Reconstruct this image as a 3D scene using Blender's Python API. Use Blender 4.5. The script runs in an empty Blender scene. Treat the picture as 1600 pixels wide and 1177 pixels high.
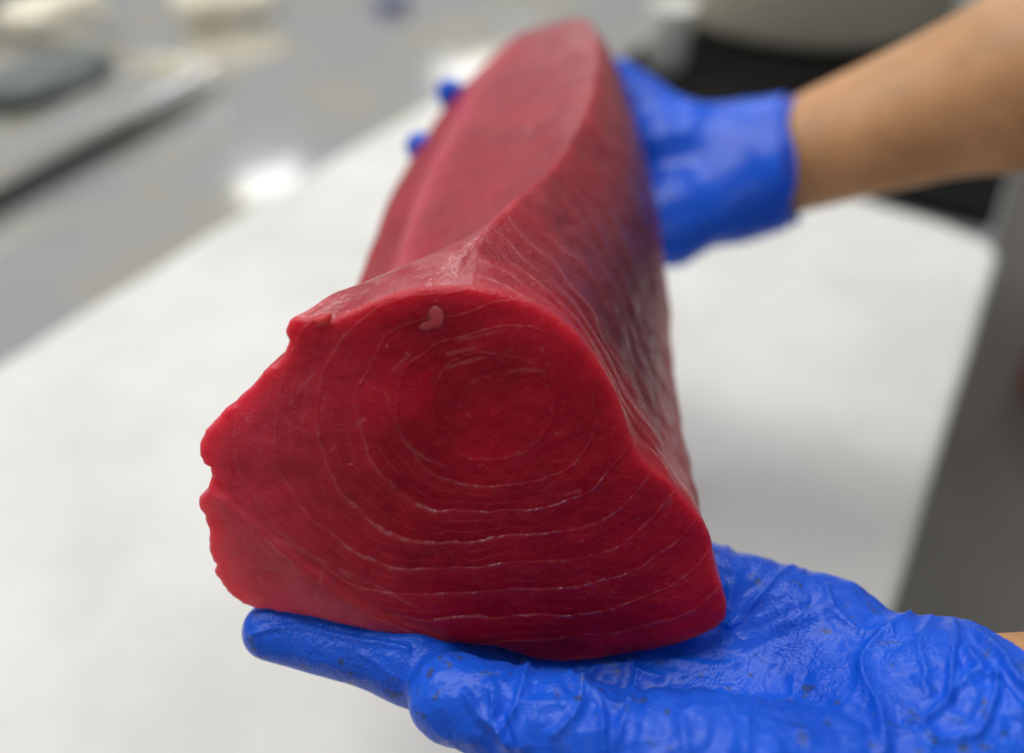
import bpy, bmesh, math, random
import numpy as np
from mathutils import Vector, Matrix

scene = bpy.context.scene
R = math.radians
rng = np.random.default_rng(7)

# ------------------------------------------------------------------ camera
CAM_H = 0.42                      # metres above the table top (z = 0)
PITCH = R(41.6)
FPX = 1256.0                      # focal length in photograph pixels (1600 wide)
CF, SF = math.cos(PITCH), math.sin(PITCH)
cam_d = bpy.data.cameras.new('camera')
cam = bpy.data.objects.new('camera', cam_d)
scene.collection.objects.link(cam)
cam.location = (0, 0, CAM_H)
cam.rotation_euler = (math.pi / 2 - PITCH, 0, 0)
cam_d.sensor_width = 36.0
cam_d.lens = 36.0 * FPX / 1600.0
cam_d.clip_start, cam_d.clip_end = 0.01, 100
cam_d.dof.use_dof = True
cam_d.dof.focus_distance = 0.214
cam_d.dof.aperture_fstop = 3.0
scene.camera = cam

# ------------------------------------------------------------------ world and lamps
world = bpy.data.worlds.new('World')
scene.world = world
world.use_nodes = True
bg = world.node_tree.nodes['Background']
bg.inputs['Color'].default_value = (0.97, 0.99, 1.0, 1)
bg.inputs['Strength'].default_value = 0.26
LAMPS = [  # ceiling panels and one added glint panel: x, y, z, size x, size y, watts
    (-1.40, 3.98, 2.0, .40, .20, 1.0),
    (-0.10, 6.30, 2.1, .95, .70, 4.5),
    (0.00, 3.70, 2.1, .90, .60, 30),
    (-0.30, 1.00, 2.1, 1.3, 1.2, 26),
    (-1.70, 1.00, 2.1, 1.3, 1.2, 26),
    (1.90, 2.60, 2.1, .90, .60, 7),
    (0.15, -2.50, 2.1, .70, .45, 14),  # unseen panel added behind the camera to raise glints on the cut face
]
for i, (x, y, z, sx, sy, w) in enumerate(LAMPS):
    ld = bpy.data.lights.new('ceiling_or_glint_panel', 'AREA')
    ld.shape = 'RECTANGLE'
    ld.size, ld.size_y, ld.energy = sx, sy, w
    ld.color = (1.0, 0.985, 0.94)
    lo = bpy.data.objects.new('ceiling_or_glint_panel', ld)
    lo.location = (x, y, z)
    lo.rotation_euler = (0, 0, R(32))
    scene.collection.objects.link(lo)
scene.view_settings.view_transform = 'Standard'
scene.view_settings.look = 'None'
scene.view_settings.exposure = 0.12
scene.view_settings.gamma = 1.0
scene.cycles.use_denoising = True
scene.cycles.max_bounces = 8

# ------------------------------------------------------------------ measuring helpers (camera at the origin of "rel" space)
UP = np.array([0, 0, CAM_H])

def ray(px, py):
    r, u = px - 800.0, 588.5 - py
    return np.array([r, CF * FPX + SF * u, -SF * FPX + CF * u]) / FPX

def at_y(px, py, y):              # point on the sight line at distance y ahead
    d = ray(px, py); return d * (y / d[1])

def at_z(px, py, z):              # point on the sight line at height z above the table
    d = ray(px, py); return d * ((z - CAM_H) / d[2]) + UP

def on_plane(px, py, p0, n):
    d = ray(px, py); return d * (p0.dot(n) / d.dot(n))

def to_px(P):                     # rel points -> photograph pixels
    dep = P[:, 1] * CF - P[:, 2] * SF
    up = P[:, 1] * SF + P[:, 2] * CF
    return np.stack([800 + FPX * P[:, 0] / dep, 588.5 - FPX * up / dep], 1)

# ------------------------------------------------------------------ object helpers
def link(o, parent=None):
    scene.collection.objects.link(o)
    if parent is not None:
        o.parent = parent
        o.matrix_parent_inverse = Matrix.Translation(parent_world(parent)).inverted()
    return o

def parent_world(p):
    v = Vector(p.location)
    return v

def mesh_obj(name, verts, faces, mat, parent=None, smooth=True):
    me = bpy.data.meshes.new(name)
    verts = np.asarray(verts, dtype=np.float32)
    me.from_pydata([], [], []) if len(verts) == 0 else None
    if isinstance(faces, np.ndarray):
        nf, k = faces.shape
        me.vertices.add(len(verts)); me.vertices.foreach_set('co', verts.ravel())
        me.loops.add(nf * k); me.loops.foreach_set('vertex_index', faces.astype(np.int32).ravel())
        me.polygons.add(nf)
        me.polygons.foreach_set('loop_start', np.arange(0, nf * k, k, dtype=np.int32))
        me.update(calc_edges=True); me.validate()
    else:
        me.from_pydata(verts.tolist(), [], faces)
    if smooth:
        me.polygons.foreach_set('use_smooth', [True] * len(me.polygons))
    me.materials.append(mat)
    o = bpy.data.objects.new(name, me)
    return link(o, parent)

def bm_obj(name, bm, mat, parent=None, smooth=True):
    me = bpy.data.meshes.new(name)
    bmesh.ops.recalc_face_normals(bm, faces=bm.faces[:])
    bm.to_mesh(me); bm.free()
    if smooth:
        me.polygons.foreach_set('use_smooth', [True] * len(me.polygons))
    me.materials.append(mat)
    return link(bpy.data.objects.new(name, me), parent)

def tag(o, label=None, cat=None, group=None, kind=None):
    if label: o['label'] = label
    if cat: o['category'] = cat
    if group: o['group'] = group
    if kind: o['kind'] = kind
    return o

def empty(name, loc, label, cat, group=None):
    o = bpy.data.objects.new(name, None)
    o.location = loc; o.empty_display_size = .02
    link(o)
    return tag(o, label, cat, group)

def attr(o, name, vals):
    a = o.data.attributes.new(name, 'FLOAT', 'POINT')
    a.data.foreach_set('value', np.asarray(vals, dtype=np.float32))

# ------------------------------------------------------------------ noise in numpy
_perm = rng.random((64, 64, 64)).astype(np.float32)
def vnoise(P, freq, seed=0):
    Q = np.asarray(P, dtype=np.float64) * freq + seed * 17.31 + 1000.0
    i = np.floor(Q).astype(int); f = Q - i
    f = f * f * f * (f * (f * 6 - 15) + 10)
    i &= 63; j = (i + 1) & 63
    g = lambda a, b, c: _perm[a, b, c]
    x0, y0, z0, x1, y1, z1 = i[:, 0], i[:, 1], i[:, 2], j[:, 0], j[:, 1], j[:, 2]
    fx, fy, fz = f[:, 0], f[:, 1], f[:, 2]
    c00 = g(x0, y0, z0) * (1 - fx) + g(x1, y0, z0) * fx
    c10 = g(x0, y1, z0) * (1 - fx) + g(x1, y1, z0) * fx
    c01 = g(x0, y0, z1) * (1 - fx) + g(x1, y0, z1) * fx
    c11 = g(x0, y1, z1) * (1 - fx) + g(x1, y1, z1) * fx
    return ((c00 * (1 - fy) + c10 * fy) * (1 - fz) + (c01 * (1 - fy) + c11 * fy) * fz) * 2 - 1

def fbm(P, freq, octv=4, seed=0):
    s, a = 0, 1.0
    for k in range(octv):
        s = s + a * vnoise(P, freq * 2 ** k, seed + k); a *= .5
    return s

def worley(P, spacing, seed=0):
    """F1, F2 to jittered points with the given spacing (a crumpled film's creases follow the cell borders)."""
    r = np.random.default_rng(seed)
    tab = r.random((32, 32, 32, 3))
    Q = P / spacing + 500
    c = np.floor(Q).astype(int)
    f1 = np.full(len(P), 9.0); f2 = np.full(len(P), 9.0)
    for dx in (-1, 0, 1):
        for dy in (-1, 0, 1):
            for dz in (-1, 0, 1):
                cc = c + (dx, dy, dz)
                m = cc & 31
                d = np.linalg.norm(cc + tab[m[:, 0], m[:, 1], m[:, 2]] - Q, axis=1)
                n1 = np.minimum(f1, d)
                f2 = np.minimum(f2, np.maximum(f1, d)); f1 = n1
    return f1, f2

def sstep(a, b, x):
    t = np.clip((x - a) / (b - a), 0, 1)
    return t * t * (3 - 2 * t)

# ------------------------------------------------------------------ materials
class NT:
    def __init__(self, name):
        self.m = bpy.data.materials.new(name); self.m.use_nodes = True
        self.t = self.m.node_tree
        self.b = self.t.nodes['Principled BSDF']
    def n(self, typ, **kw):
        nd = self.t.nodes.new(typ)
        for k, v in kw.items():
            if k.startswith('i_'):
                self.put(nd.inputs[k[2:].replace('_', ' ')], v)
            else:
                setattr(nd, k, v)
        return nd
    def put(self, sock, v):
        if isinstance(v, bpy.types.NodeSocket):
            self.t.links.new(v, sock)
        else:
            if sock.type == 'RGBA' and len(v) == 3: v = (*v, 1)
            sock.default_value = v
    def set(self, **kw):
        for k, v in kw.items():
            self.put(self.b.inputs[k.replace('_', ' ')], v)
    def math(self, op, a, b=0.0, c=None, clamp=False):
        nd = self.t.nodes.new('ShaderNodeMath'); nd.operation = op; nd.use_clamp = clamp
        self.put(nd.inputs[0], a); self.put(nd.inputs[1], b)
        if c is not None: self.put(nd.inputs[2], c)
        return nd.outputs[0]
    def mix(self, f, a, b):
        nd = self.t.nodes.new('ShaderNodeMix'); nd.data_type = 'RGBA'
        self.put(nd.inputs[0], f); self.put(nd.inputs[6], a); self.put(nd.inputs[7], b)
        return nd.outputs[2]
    def ramp(self, x, lo, hi, a=0.0, b=1.0):
        nd = self.t.nodes.new('ShaderNodeMapRange'); nd.interpolation_type = 'SMOOTHSTEP'
        self.put(nd.inputs[0], x)
        for k, v in enumerate((lo, hi, a, b)): self.put(nd.inputs[k + 1], v)
        return nd.outputs[0]
    def obj(self):
        if not hasattr(self, '_o'): self._o = self.n('ShaderNodeTexCoord').outputs['Object']
        return self._o
    def scaled(self, sx, sy, sz, rot=(0, 0, 0)):
        mp = self.n('ShaderNodeMapping'); self.put(mp.inputs['Vector'], self.obj())
        mp.inputs['Scale'].default_value = (sx, sy, sz); mp.inputs['Rotation'].default_value = rot
        return mp.outputs[0]
    def noise(self, scale, detail=3, rough=.5, vec=None, dist=0.0):
        nd = self.n('ShaderNodeTexNoise'); self.put(nd.inputs['Vector'], vec or self.obj())
        nd.inputs['Scale'].default_value = scale; nd.inputs['Detail'].default_value = detail
        nd.inputs['Roughness'].default_value = rough; nd.inputs['Distortion'].default_value = dist
        return nd.outputs['Fac']
    def voro(self, scale, feature='F1', vec=None, rnd=1.0):
        nd = self.n('ShaderNodeTexVoronoi', feature=feature); self.put(nd.inputs['Vector'], vec or self.obj())
        nd.inputs['Scale'].default_value = scale; nd.inputs['Randomness'].default_value = rnd
        return nd.outputs['Distance']
    def attr(self, name):
        return self.n('ShaderNodeAttribute', attribute_name=name).outputs['Fac']
    def bump(self, h, dist, strength=1.0, normal=None):
        nd = self.n('ShaderNodeBump'); self.put(nd.inputs['Height'], h)
        nd.inputs['Distance'].default_value = dist; nd.inputs['Strength'].default_value = strength
        if normal is not None: self.put(nd.inputs['Normal'], normal)
        return nd.outputs[0]

def simple(name, col, rough=.5, metal=0.0, var=.15, scale=30, bump=0.0, bscale=300):
    t = NT(name)
    f = t.noise(scale, 4)
    c0 = tuple(c * (1 - var) for c in col); c1 = tuple(min(1, c * (1 + var)) for c in col)
    t.set(Base_Color=t.mix(f, c0, c1), Metallic=metal, Roughness=t.ramp(t.noise(scale * 2.3, 3), .2, .8, rough * .85, min(1, rough * 1.15)))
    if bump: t.set(Normal=t.bump(t.noise(bscale, 4), bump))
    return t.m

def tuna_material():
    t = NT('raw_tuna')
    ring, face, pale, blood, groove = (t.attr(k) for k in ('ring', 'face', 'pale', 'blood', 'groove'))
    big = t.noise(38, 4, .55)
    mid = t.noise(160, 5, .6, dist=.6)
    col = t.mix(t.ramp(big, .3, .7), (.26, .0008, .011), (.38, .0020, .019))
    col = t.mix(t.math('MULTIPLY', t.ramp(mid, .45, .8), .22), col, (.46, .012, .035))
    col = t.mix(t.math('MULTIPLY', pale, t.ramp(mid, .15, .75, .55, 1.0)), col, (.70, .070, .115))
    col = t.mix(t.math('MULTIPLY', t.attr('rim'), .42), col, (.60, .012, .034))  # brighter red edge paints the glow of light through thin flesh
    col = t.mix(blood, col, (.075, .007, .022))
    # connective lines between the rings
    f = t.math('FRACT', ring)
    tri = t.math('SUBTRACT', .5, t.math('ABSOLUTE', t.math('SUBTRACT', f, .5)))          # .5 on the line
    line = t.ramp(t.math('ADD', tri, t.math('MULTIPLY_ADD', t.noise(330, 2), .05, -.025)), .43, .497)
    broken = t.ramp(t.noise(70, 4, .6), .38, .62)
    linef = t.math('MULTIPLY', t.math('MULTIPLY', t.math('MULTIPLY', line, face), t.attr('vis')), t.math('MULTIPLY_ADD', broken, .22, .03))
    r3 = t.math('FRACT', t.math('MULTIPLY', ring, 3.0))
    l3 = t.ramp(t.math('SUBTRACT', .5, t.math('ABSOLUTE', t.math('SUBTRACT', r3, .5))), .34, .49)
    l3 = t.math('MULTIPLY', t.math('MULTIPLY', l3, t.math('MULTIPLY', face, t.attr('vis'))), t.ramp(t.noise(48, 3), .42, .62, 0, .16))
    col = t.mix(l3, col, (.60, .10, .12))
    band = t.math('MULTIPLY', t.math('MULTIPLY', t.ramp(f, .5, .95, 1.0, 0.0), t.ramp(f, .48, .54)), t.attr('vis'))
    col = t.mix(t.math('MULTIPLY', t.math('MULTIPLY', band, face), .30), col, (.52, .03, .055))
    strk = t.math('MULTIPLY', t.attr('streak'), t.ramp(t.noise(150, 3, .6), .35, .62))
    col = t.mix(t.math('MULTIPLY', strk, .22), col, (.70, .26, .27))
    col = t.mix(linef, col, (.60, .13, .14))
    # fine white shreds and flecks
    fl = t.noise(420, 2, .5, vec=t.scaled(1, 1, 1), dist=2.5)
    flm = t.math('MULTIPLY', t.ramp(fl, .67, .76), t.ramp(t.noise(60, 2), .45, .65))
    col = t.mix(t.math('MULTIPLY', flm, .3), col, (.75, .35, .35))
    # lines on the outer side
    g = t.math('ABSOLUTE', t.math('SUBTRACT', t.math('FRACT', groove), .5))
    gm = t.math('MULTIPLY', t.ramp(g, .36, .5), t.math('SUBTRACT', 1.0, face))
    gm = t.math('MULTIPLY', gm, t.ramp(t.noise(90, 3), .3, .6))
    col = t.mix(t.math('MULTIPLY', t.math('MULTIPLY', gm, t.attr('vis')), .5), col, (.55, .16, .18))
    t.set(Base_Color=col, Roughness=t.ramp(t.noise(230, 4, .6), .3, .7, .26, .50), IOR=1.38,
          Specular_IOR_Level=t.math('MULTIPLY_ADD', face, -.36, .5))
    t.set(Subsurface_Weight=.85, Subsurface_Radius=(1.0, .10, .12), Subsurface_Scale=.016)
    saw = t.math('MULTIPLY', t.ramp(f, .46, .56, 1.0, 0.0), face)
    fine = t.math('ADD', t.noise(900, 3, .6), t.math('MULTIPLY', t.noise(300, 3, .6), 2.0))
    n1 = t.bump(t.math('ADD', t.math('MULTIPLY', line, face), gm), .00035, .7)
    n2 = t.bump(fine, .00042, .9, n1)
    t.set(Normal=n2)
    wetp = t.ramp(t.noise(60, 3, .6), .44, .60)
    gl = t.math('MULTIPLY', t.math('MULTIPLY', t.ramp(tri, .40, .49), face), t.ramp(t.noise(85, 3, .6), .36, .60))
    spk = t.math('MAXIMUM', t.math('MULTIPLY', gl, t.attr('low')), t.math('MULTIPLY', t.math('MULTIPLY', face, wetp), t.attr('wet')))
    dots = t.ramp(t.noise(410, 2, .5), .44, .56)
    dotm = t.math('MULTIPLY', dots, t.math('MULTIPLY_ADD', spk, .97, .03))
    t.set(Coat_Weight=t.math('ADD', t.math('MULTIPLY', t.math('MULTIPLY', t.math('SUBTRACT', 1.0, face), t.attr('low')), .5), t.math('MULTIPLY', face, t.math('MULTIPLY_ADD', dotm, 1.0, .03)), clamp=True),
          Coat_Roughness=t.ramp(t.noise(500, 3, .6), .35, .7, .07, .20), Coat_IOR=1.7)
    n3 = t.bump(t.math('MULTIPLY', t.noise(640, 2, .5), t.math('MULTIPLY_ADD', face, .6, .5)), .0011, 1.0, n1)
    t.set(Coat_Normal=n3)
    return t.m

def glove_material(name='blue_nitrile', near=True):
    t = NT(name)
    col = t.mix(t.ramp(t.noise(25, 3), .3, .7), (.004, .078, .60), (.006, .105, .74))
    if near:
        sp = t.math('MULTIPLY', t.ramp(t.noise(260, 2, .5), .605, .68), t.ramp(t.noise(45, 3), .40, .56))
        col = t.mix(t.math('MULTIPLY', sp, .75), col, (.035, .06, .11))
    wet = t.ramp(t.noise(55, 4, .6), .42, .66)
    t.set(Base_Color=col, Roughness=t.ramp(wet, 0, 1, .38, .22), Specular_IOR_Level=.33)
    t.set(Subsurface_Weight=.08, Subsurface_Radius=(.1, .3, 1.0), Subsurface_Scale=.002)
    if near:
        warp = t.n('ShaderNodeVectorMath', operation='ADD')
        nz = t.n('ShaderNodeTexNoise'); t.put(nz.inputs['Vector'], t.obj()); nz.inputs['Scale'].default_value = 60
        sc = t.n('ShaderNodeVectorMath', operation='SCALE'); t.put(sc.inputs[0], nz.outputs['Color']); sc.inputs['Scale'].default_value = .02
        t.put(warp.inputs[0], t.obj()); t.put(warp.inputs[1], sc.outputs[0])
        cr = t.voro(75, 'F1', warp.outputs[0])
        cr2 = t.voro(210, 'F1', warp.outputs[0])
        n1 = t.bump(t.math('POWER', cr, 2.0), .0012, .45)
        n2 = t.bump(t.math('POWER', cr2, 2.0), .0007, .6, n1)
        grit = t.math('MULTIPLY', t.noise(1100, 2, .5), t.math('MULTIPLY_ADD', wet, .85, .15))
        n3 = t.bump(grit, .0007, .9, n2)
        t.set(Normal=n3)
    else:
        t.set(Normal=t.bump(t.noise(90, 3), .002, .6))
    return t.m

def skin_material():
    t = NT('skin')
    f = t.ramp(t.noise(45, 5, .65), .3, .7)
    col = t.mix(f, (.46, .235, .10), (.60, .315, .145))
    t.set(Base_Color=col, Roughness=.5, Subsurface_Weight=.3, Subsurface_Radius=(1, .35, .2), Subsurface_Scale=.004)
    t.set(Normal=t.bump(t.noise(700, 3), .0002, .6))
    return t.m

def steel_material(name, col=(.80, .79, .76), rough=.11):
    t = NT(name)
    br = t.noise(60, 4, .6, vec=t.scaled(1, 22, 22, (0, 0, R(32))))
    sm = t.noise(7, 4)
    tint = t.mix(t.ramp(t.noise(5.5, 3), .40, .60), (col[0] * .93, col[1] * .96, col[2] * 1.06), (col[0] * 1.03, col[1] * 1.0, col[2] * .90))  # blue, beige and darker patches paint blurred reflections into the steel colour
    t.set(Base_Color=t.mix(t.math('MULTIPLY', sm, .5), tint, tuple(c * .60 for c in col)), Metallic=.72,
          Roughness=t.math('ADD', t.ramp(br, .2, .8, rough * .8, rough * 1.15), t.ramp(sm, .3, .7, -.03, .05)))
    t.set(Normal=t.bump(br, .00008, .3, t.bump(t.noise(9, 2), .0010, .3)))
    return t.m

def paper_material():
    t = NT('butcher_paper')
    f = t.noise(900, 4, .6); g = t.ramp(t.noise(7, 4, .6), .3, .65)
    col = t.mix(g, (.63, .63, .61), (.735, .735, .72))
    col = t.mix(t.math('MULTIPLY', t.ramp(f, .55, .8), .12), col, (.6, .6, .58))
    t.set(Base_Color=col, Roughness=.62)
    t.set(Normal=t.bump(t.math('ADD', t.noise(400, 4), t.math('MULTIPLY', t.noise(25, 3), 6)), .0006, .5))
    return t.m

M_TUNA = tuna_material()
M_GLOVE = glove_material()
M_GLOVE_FAR = glove_material('blue_nitrile_dry', False)
M_SKIN = skin_material()
M_STEEL = steel_material('brushed_steel')
M_STEEL_B = simple('cream_enamel', (.68, .64, .52), .35, var=.08)
M_PAPER = paper_material()
M_BLACK = simple('black_rubber', (.006, .006, .006), .8, var=.2, bump=.0006, bscale=200)
M_BLACK.node_tree.nodes['Principled BSDF'].inputs['Specular IOR Level'].default_value = .12
M_WHITE = simple('white_plastic', (.78, .78, .76), .35, var=.04)
M_CREAM = simple('cream_paper', (.76, .72, .60), .6, var=.06, bump=.002, bscale=40)
M_SLATE = simple('slate_cloth', (.13, .15, .155), .8, var=.3, scale=60, bump=.002, bscale=120)
M_BLUE = simple('blue_reflection', (.21, .22, .32), .8, var=.15, bump=.002, bscale=120)  # colour for the lump that stands in for a blue reflection
M_RED = simple('red_plastic', (.55, .10, .09), .4, var=.1)
M_TISSUE = NT('pale_tissue')
M_TISSUE.set(Base_Color=M_TISSUE.mix(M_TISSUE.noise(300, 3), (.50, .022, .035), (.60, .075, .085)), Roughness=.42, Specular_IOR_Level=.3, Subsurface_Weight=.9,
             Subsurface_Radius=(1, .2, .15), Subsurface_Scale=.008)
M_TISSUE = M_TISSUE.m
def floor_mat():
    t = NT('quarry_floor')
    g = t.noise(3, 4)
    t.set(Base_Color=t.mix(g, (.13, .12, .105), (.27, .25, .225)), Roughness=.45, Normal=t.bump(t.noise(40, 4), .002, .5))
    return t.m
M_FLOOR = floor_mat()

# ------------------------------------------------------------------ the tuna loin
# outline of the cut end, measured on the photograph (pixels), clockwise from the ridge; K marks the key points shared with the sections behind it
OUT = [
 ('K', 700, 447), (660, 449), (618, 460), (580, 474), (548, 486), (520, 497), (500, 503), (482, 496), (474, 500), (460, 497), ('K', 449, 504),
 (445, 518), (447, 536), (440, 556), (430, 573), (416, 577), (404, 590), (385, 610), (360, 633), (335, 655), ('K', 316, 676),
 (310, 697), (311, 712), (317, 726), (326, 735), (325, 752), (318, 768), (308, 782), (306, 796), (313, 812), (317, 830), (318, 850), (319, 870), ('K', 324, 888),
 (329, 894), (325, 905), (331, 918), (344, 936), (356, 950), (372, 960), ('K', 398, 967), (430, 968), (470, 973), (520, 982), (570, 993), (620, 1003), ('K', 650, 1008),
 (690, 1012), (730, 1014), (780, 1020), (815, 1032), (845, 1041), ('K', 885, 1044), (930, 1040), (985, 1030), (1040, 1018), (1090, 1000), (1122, 984), ('K', 1137, 968),
 (1137, 945), (1131, 920), (1121, 895), (1117, 870), (1113, 845), ('K', 1104, 822), (1085, 797), (1066, 775), (1051, 757), (1036, 744), (1019, 731), (1004, 714), (991, 690), (982, 665), (972, 632), (962, 610), ('K', 947, 582),
 (930, 556), (912, 533), (890, 510), (865, 492), (835, 475), (800, 462), (770, 453), (735, 448)]
NSEG = 48
A0 = R(28)
K0p = at_y(700, 447, .164)
FN = np.array([0, -math.cos(A0), math.sin(A0)]); FU = np.array([0, math.sin(A0), math.cos(A0)]); FX = np.array([1.0, 0, 0])
F0 = at_y(720, 640, 1.0); F0 = on_plane(720, 640, K0p, FN)

def resample(pts, n):
    pts = np.asarray(pts, float)
    # Catmull-Rom pass, then even arc length
    ext = np.vstack([2 * pts[0] - pts[1], pts, 2 * pts[-1] - pts[-2]])
    dense = []
    for i in range(1, len(ext) - 2):
        t = np.linspace(0, 1, 12, endpoint=False)[:, None]
        p0, p1, p2, p3 = ext[i - 1:i + 3]
        dense.append(.5 * (2 * p1 + (p2 - p0) * t + (2 * p0 - 5 * p1 + 4 * p2 - p3) * t ** 2 + (3 * p1 - p0 - 3 * p2 + p3) * t ** 3))
    dense = np.vstack(dense + [pts[-1:]])
    L = np.r_[0, np.cumsum(np.linalg.norm(np.diff(dense, axis=0), axis=1))]
    s = np.linspace(0, L[-1], n, endpoint=False)
    return np.stack([np.interp(s, L, dense[:, k]) for k in range(dense.shape[1])], 1)

segs, cur = [], []
for p in OUT + [OUT[0]]:
    if p[0] == 'K':
        if cur: segs.append(cur + [p[1:]])
        cur = [p[1:]]
    else:
        cur.append(p)
NK = len(segs)                       # 10
N = NK * NSEG
out_px = np.vstack([resample(s, NSEG) for s in segs])
rag = sstep(760, 480, out_px[:, 0]) * sstep(1010, 960, out_px[:, 1]) + .25
q3 = np.c_[out_px, np.zeros(N)]
out_px = out_px + rag[:, None] * np.stack([2.2 * vnoise(q3, .055, 51) + 1.1 * vnoise(q3, .15, 52), 2.2 * vnoise(q3, .055, 53) + 1.1 * vnoise(q3, .15, 54)], 1)
front = np.array([on_plane(x, y, K0p, FN) for x, y in out_px])

# sections behind the cut: pixel marks of the visible key points and the distance ahead of the ridge
ST = [ # Y, tilt, ridge K0, left shoulder K1, left edge K2, right edge K7, right flank K9
 (.186, 24, (745, 375), (548, 460), (415, 604), (1098, 838), (900, 470)),
 (.212, 18, (800, 318), (596, 440), (528, 500), (1066, 695), (935, 425)),
 (.250, 10, (866, 257), (640, 356), (577, 392), (1046, 548), (966, 345)),
 (.280, 5, (898, 205), (665, 298), (603, 322), (1036, 454), (985, 285)),
 (.316, 0, (922, 150), (700, 225), (638, 257), (1022, 372), (990, 225)),
 (.390, -10, (932, 80), (748, 130), (697, 164), (1000, 251), (975, 140)),
 (.445, -20, (912, 32), (800, 62), (763, 96), (972, 150), (945, 70)),
]
SHARP = [.14, .10, .28, .42, .42, .42, .40, .25, .42, .42]
def closed_curve(K):
    n = len(K); res = []
    for i in range(n):
        p0, p1, p2, p3 = K[(i - 1) % n], K[i], K[(i + 1) % n], K[(i + 2) % n]
        t = (np.arange(NSEG) / NSEG)[:, None]
        sh = SHARP[i % 10], SHARP[(i + 1) % 10]; m1, m2 = sh[0] * (p2 - p0), sh[1] * (p3 - p1)
        h = p1 * (2 * t ** 3 - 3 * t ** 2 + 1) + m1 * (t ** 3 - 2 * t ** 2 + t) + p2 * (-2 * t ** 3 + 3 * t ** 2) + m2 * (t ** 3 - t ** 2)
        res.append(h)
    return np.vstack(res)
sections = [front]
for (Y, a, k0, k1, k2, k7, k9) in ST:
    p0 = at_y(*k0, Y); n = np.array([0, -math.cos(R(a)), math.sin(R(a))]); u = np.array([0, math.sin(R(a)), math.cos(R(a))])
    q = lambda p: on_plane(*p, p0, n)
    K0, K1, K2, K7, K9 = p0, q(k1), q(k2) * (1.0 if Y < .2 else 1.05 if Y < .22 else 1.11), q(k7), q(k9)
    w = (K7[0] - K2[0]) / .14
    K8 = K9 * .42 + K7 * .58 + np.array([.004 * w, 0, 0])
    K3 = K2 + np.array([.004 * w, 0, 0]) - u * .026 * w
    K4 = K2 + np.array([.022 * w, 0, 0]) - u * .040 * w
    K6 = K7 + np.array([-.040 * w, 0, 0]) - u * .012 * w
    K5 = (K4 + K6) / 2 - u * .003 * w
    sections.append(closed_curve(np.array([K0, K1, K2, K3, K4, K5, K6, K7, K8, K9])))
last = sections[-1]; c_end = last.mean(0) + np.array([-.004, .03, .006])
sections.append(c_end + (last - last.mean(0)) * .5 + np.array([0, -.008, 0]))
sections.append(c_end + (last - last.mean(0)) * .02)
S = np.array(sections)               # stations x N x 3
ns = len(S)
# rows along the length: Catmull-Rom through the stations, finer near the cut
rowpar = np.concatenate([np.linspace(0, 2, 90)[1:], np.linspace(2, ns - 1, 90)[1:]])
def along(par):
    i = min(int(par), ns - 2); t = par - i
    p0 = S[max(i - 1, 0)]; p1 = S[i]; p2 = S[i + 1]; p3 = S[min(i + 2, ns - 1)]
    m1, m2 = .5 * (p2 - p0), .5 * (p3 - p1)
    if i == 0: m1 = p2 - p1
    return p1 * (2 * t ** 3 - 3 * t ** 2 + 1) + m1 * (t ** 3 - 2 * t ** 2 + t) + p2 * (-2 * t ** 3 + 3 * t ** 2) + m2 * (t ** 3 - t ** 2)

# ring field on the cut end: level lines measured on the photograph
CEN = np.array([722., 632.])
TH = np.array([0, 30, 60, 85, 110, 135, 160, 180, 205, 235, 270, 310, 335, 360.])     # degrees, image sense: 0 right, 90 down, 180 left
RA = np.array([150, 128, 92, 76, 60, 46, 42, 40, 45, 60, 70, 105, 140, 150.])
RB = np.array([66, 55, 46, 41, 48, 60, 62, 62, 58, 40, 34, 48, 60, 66.])
def ring_field(px):
    d = px - CEN
    r = np.hypot(d[:, 0], d[:, 1]); th = np.degrees(np.arctan2(d[:, 1], d[:, 0])) % 360
    P3 = np.c_[px / 100.0, np.zeros(len(px))]
    wob = 11 * fbm(P3, .9, 2, 5) + 1.4 * vnoise(P3, 5, 9)
    k = 0.17 * np.minimum(1, r / 60)
    a = np.interp(th, TH, RA); b = np.interp(th, TH, RB)
    # smooth the angular tables
    a2 = (np.interp((th + 9) % 360, TH, RA) + np.interp((th - 9) % 360, TH, RA) + a) / 3
    b2 = (np.interp((th + 9) % 360, TH, RB) + np.interp((th - 9) % 360, TH, RB) + b) / 3
    f = (r + wob - a2) / b2
    inner = (r + wob) / np.maximum(a2, 1) - 1
    return np.where(r + wob < a2, inner * .9, f) + 10.5

SEAM = np.array([(318, 742), (360, 775), (410, 812), (470, 862), (540, 915), (600, 955), (690, 992)], float)
def seg_dist(px, poly):
    best = np.full(len(px), 1e9); side = np.zeros(len(px))
    for a, b in zip(poly[:-1], poly[1:]):
        ab = b - a; t = np.clip(((px - a) @ ab) / (ab @ ab), 0, 1)
        d = px - (a + t[:, None] * ab); l = np.hypot(d[:, 0], d[:, 1])
        s = ab[0] * d[:, 1] - ab[1] * d[:, 0]
        m = l < best; best[m] = l[m]; side[m] = s[m]
    return best, np.sign(side)

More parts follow.
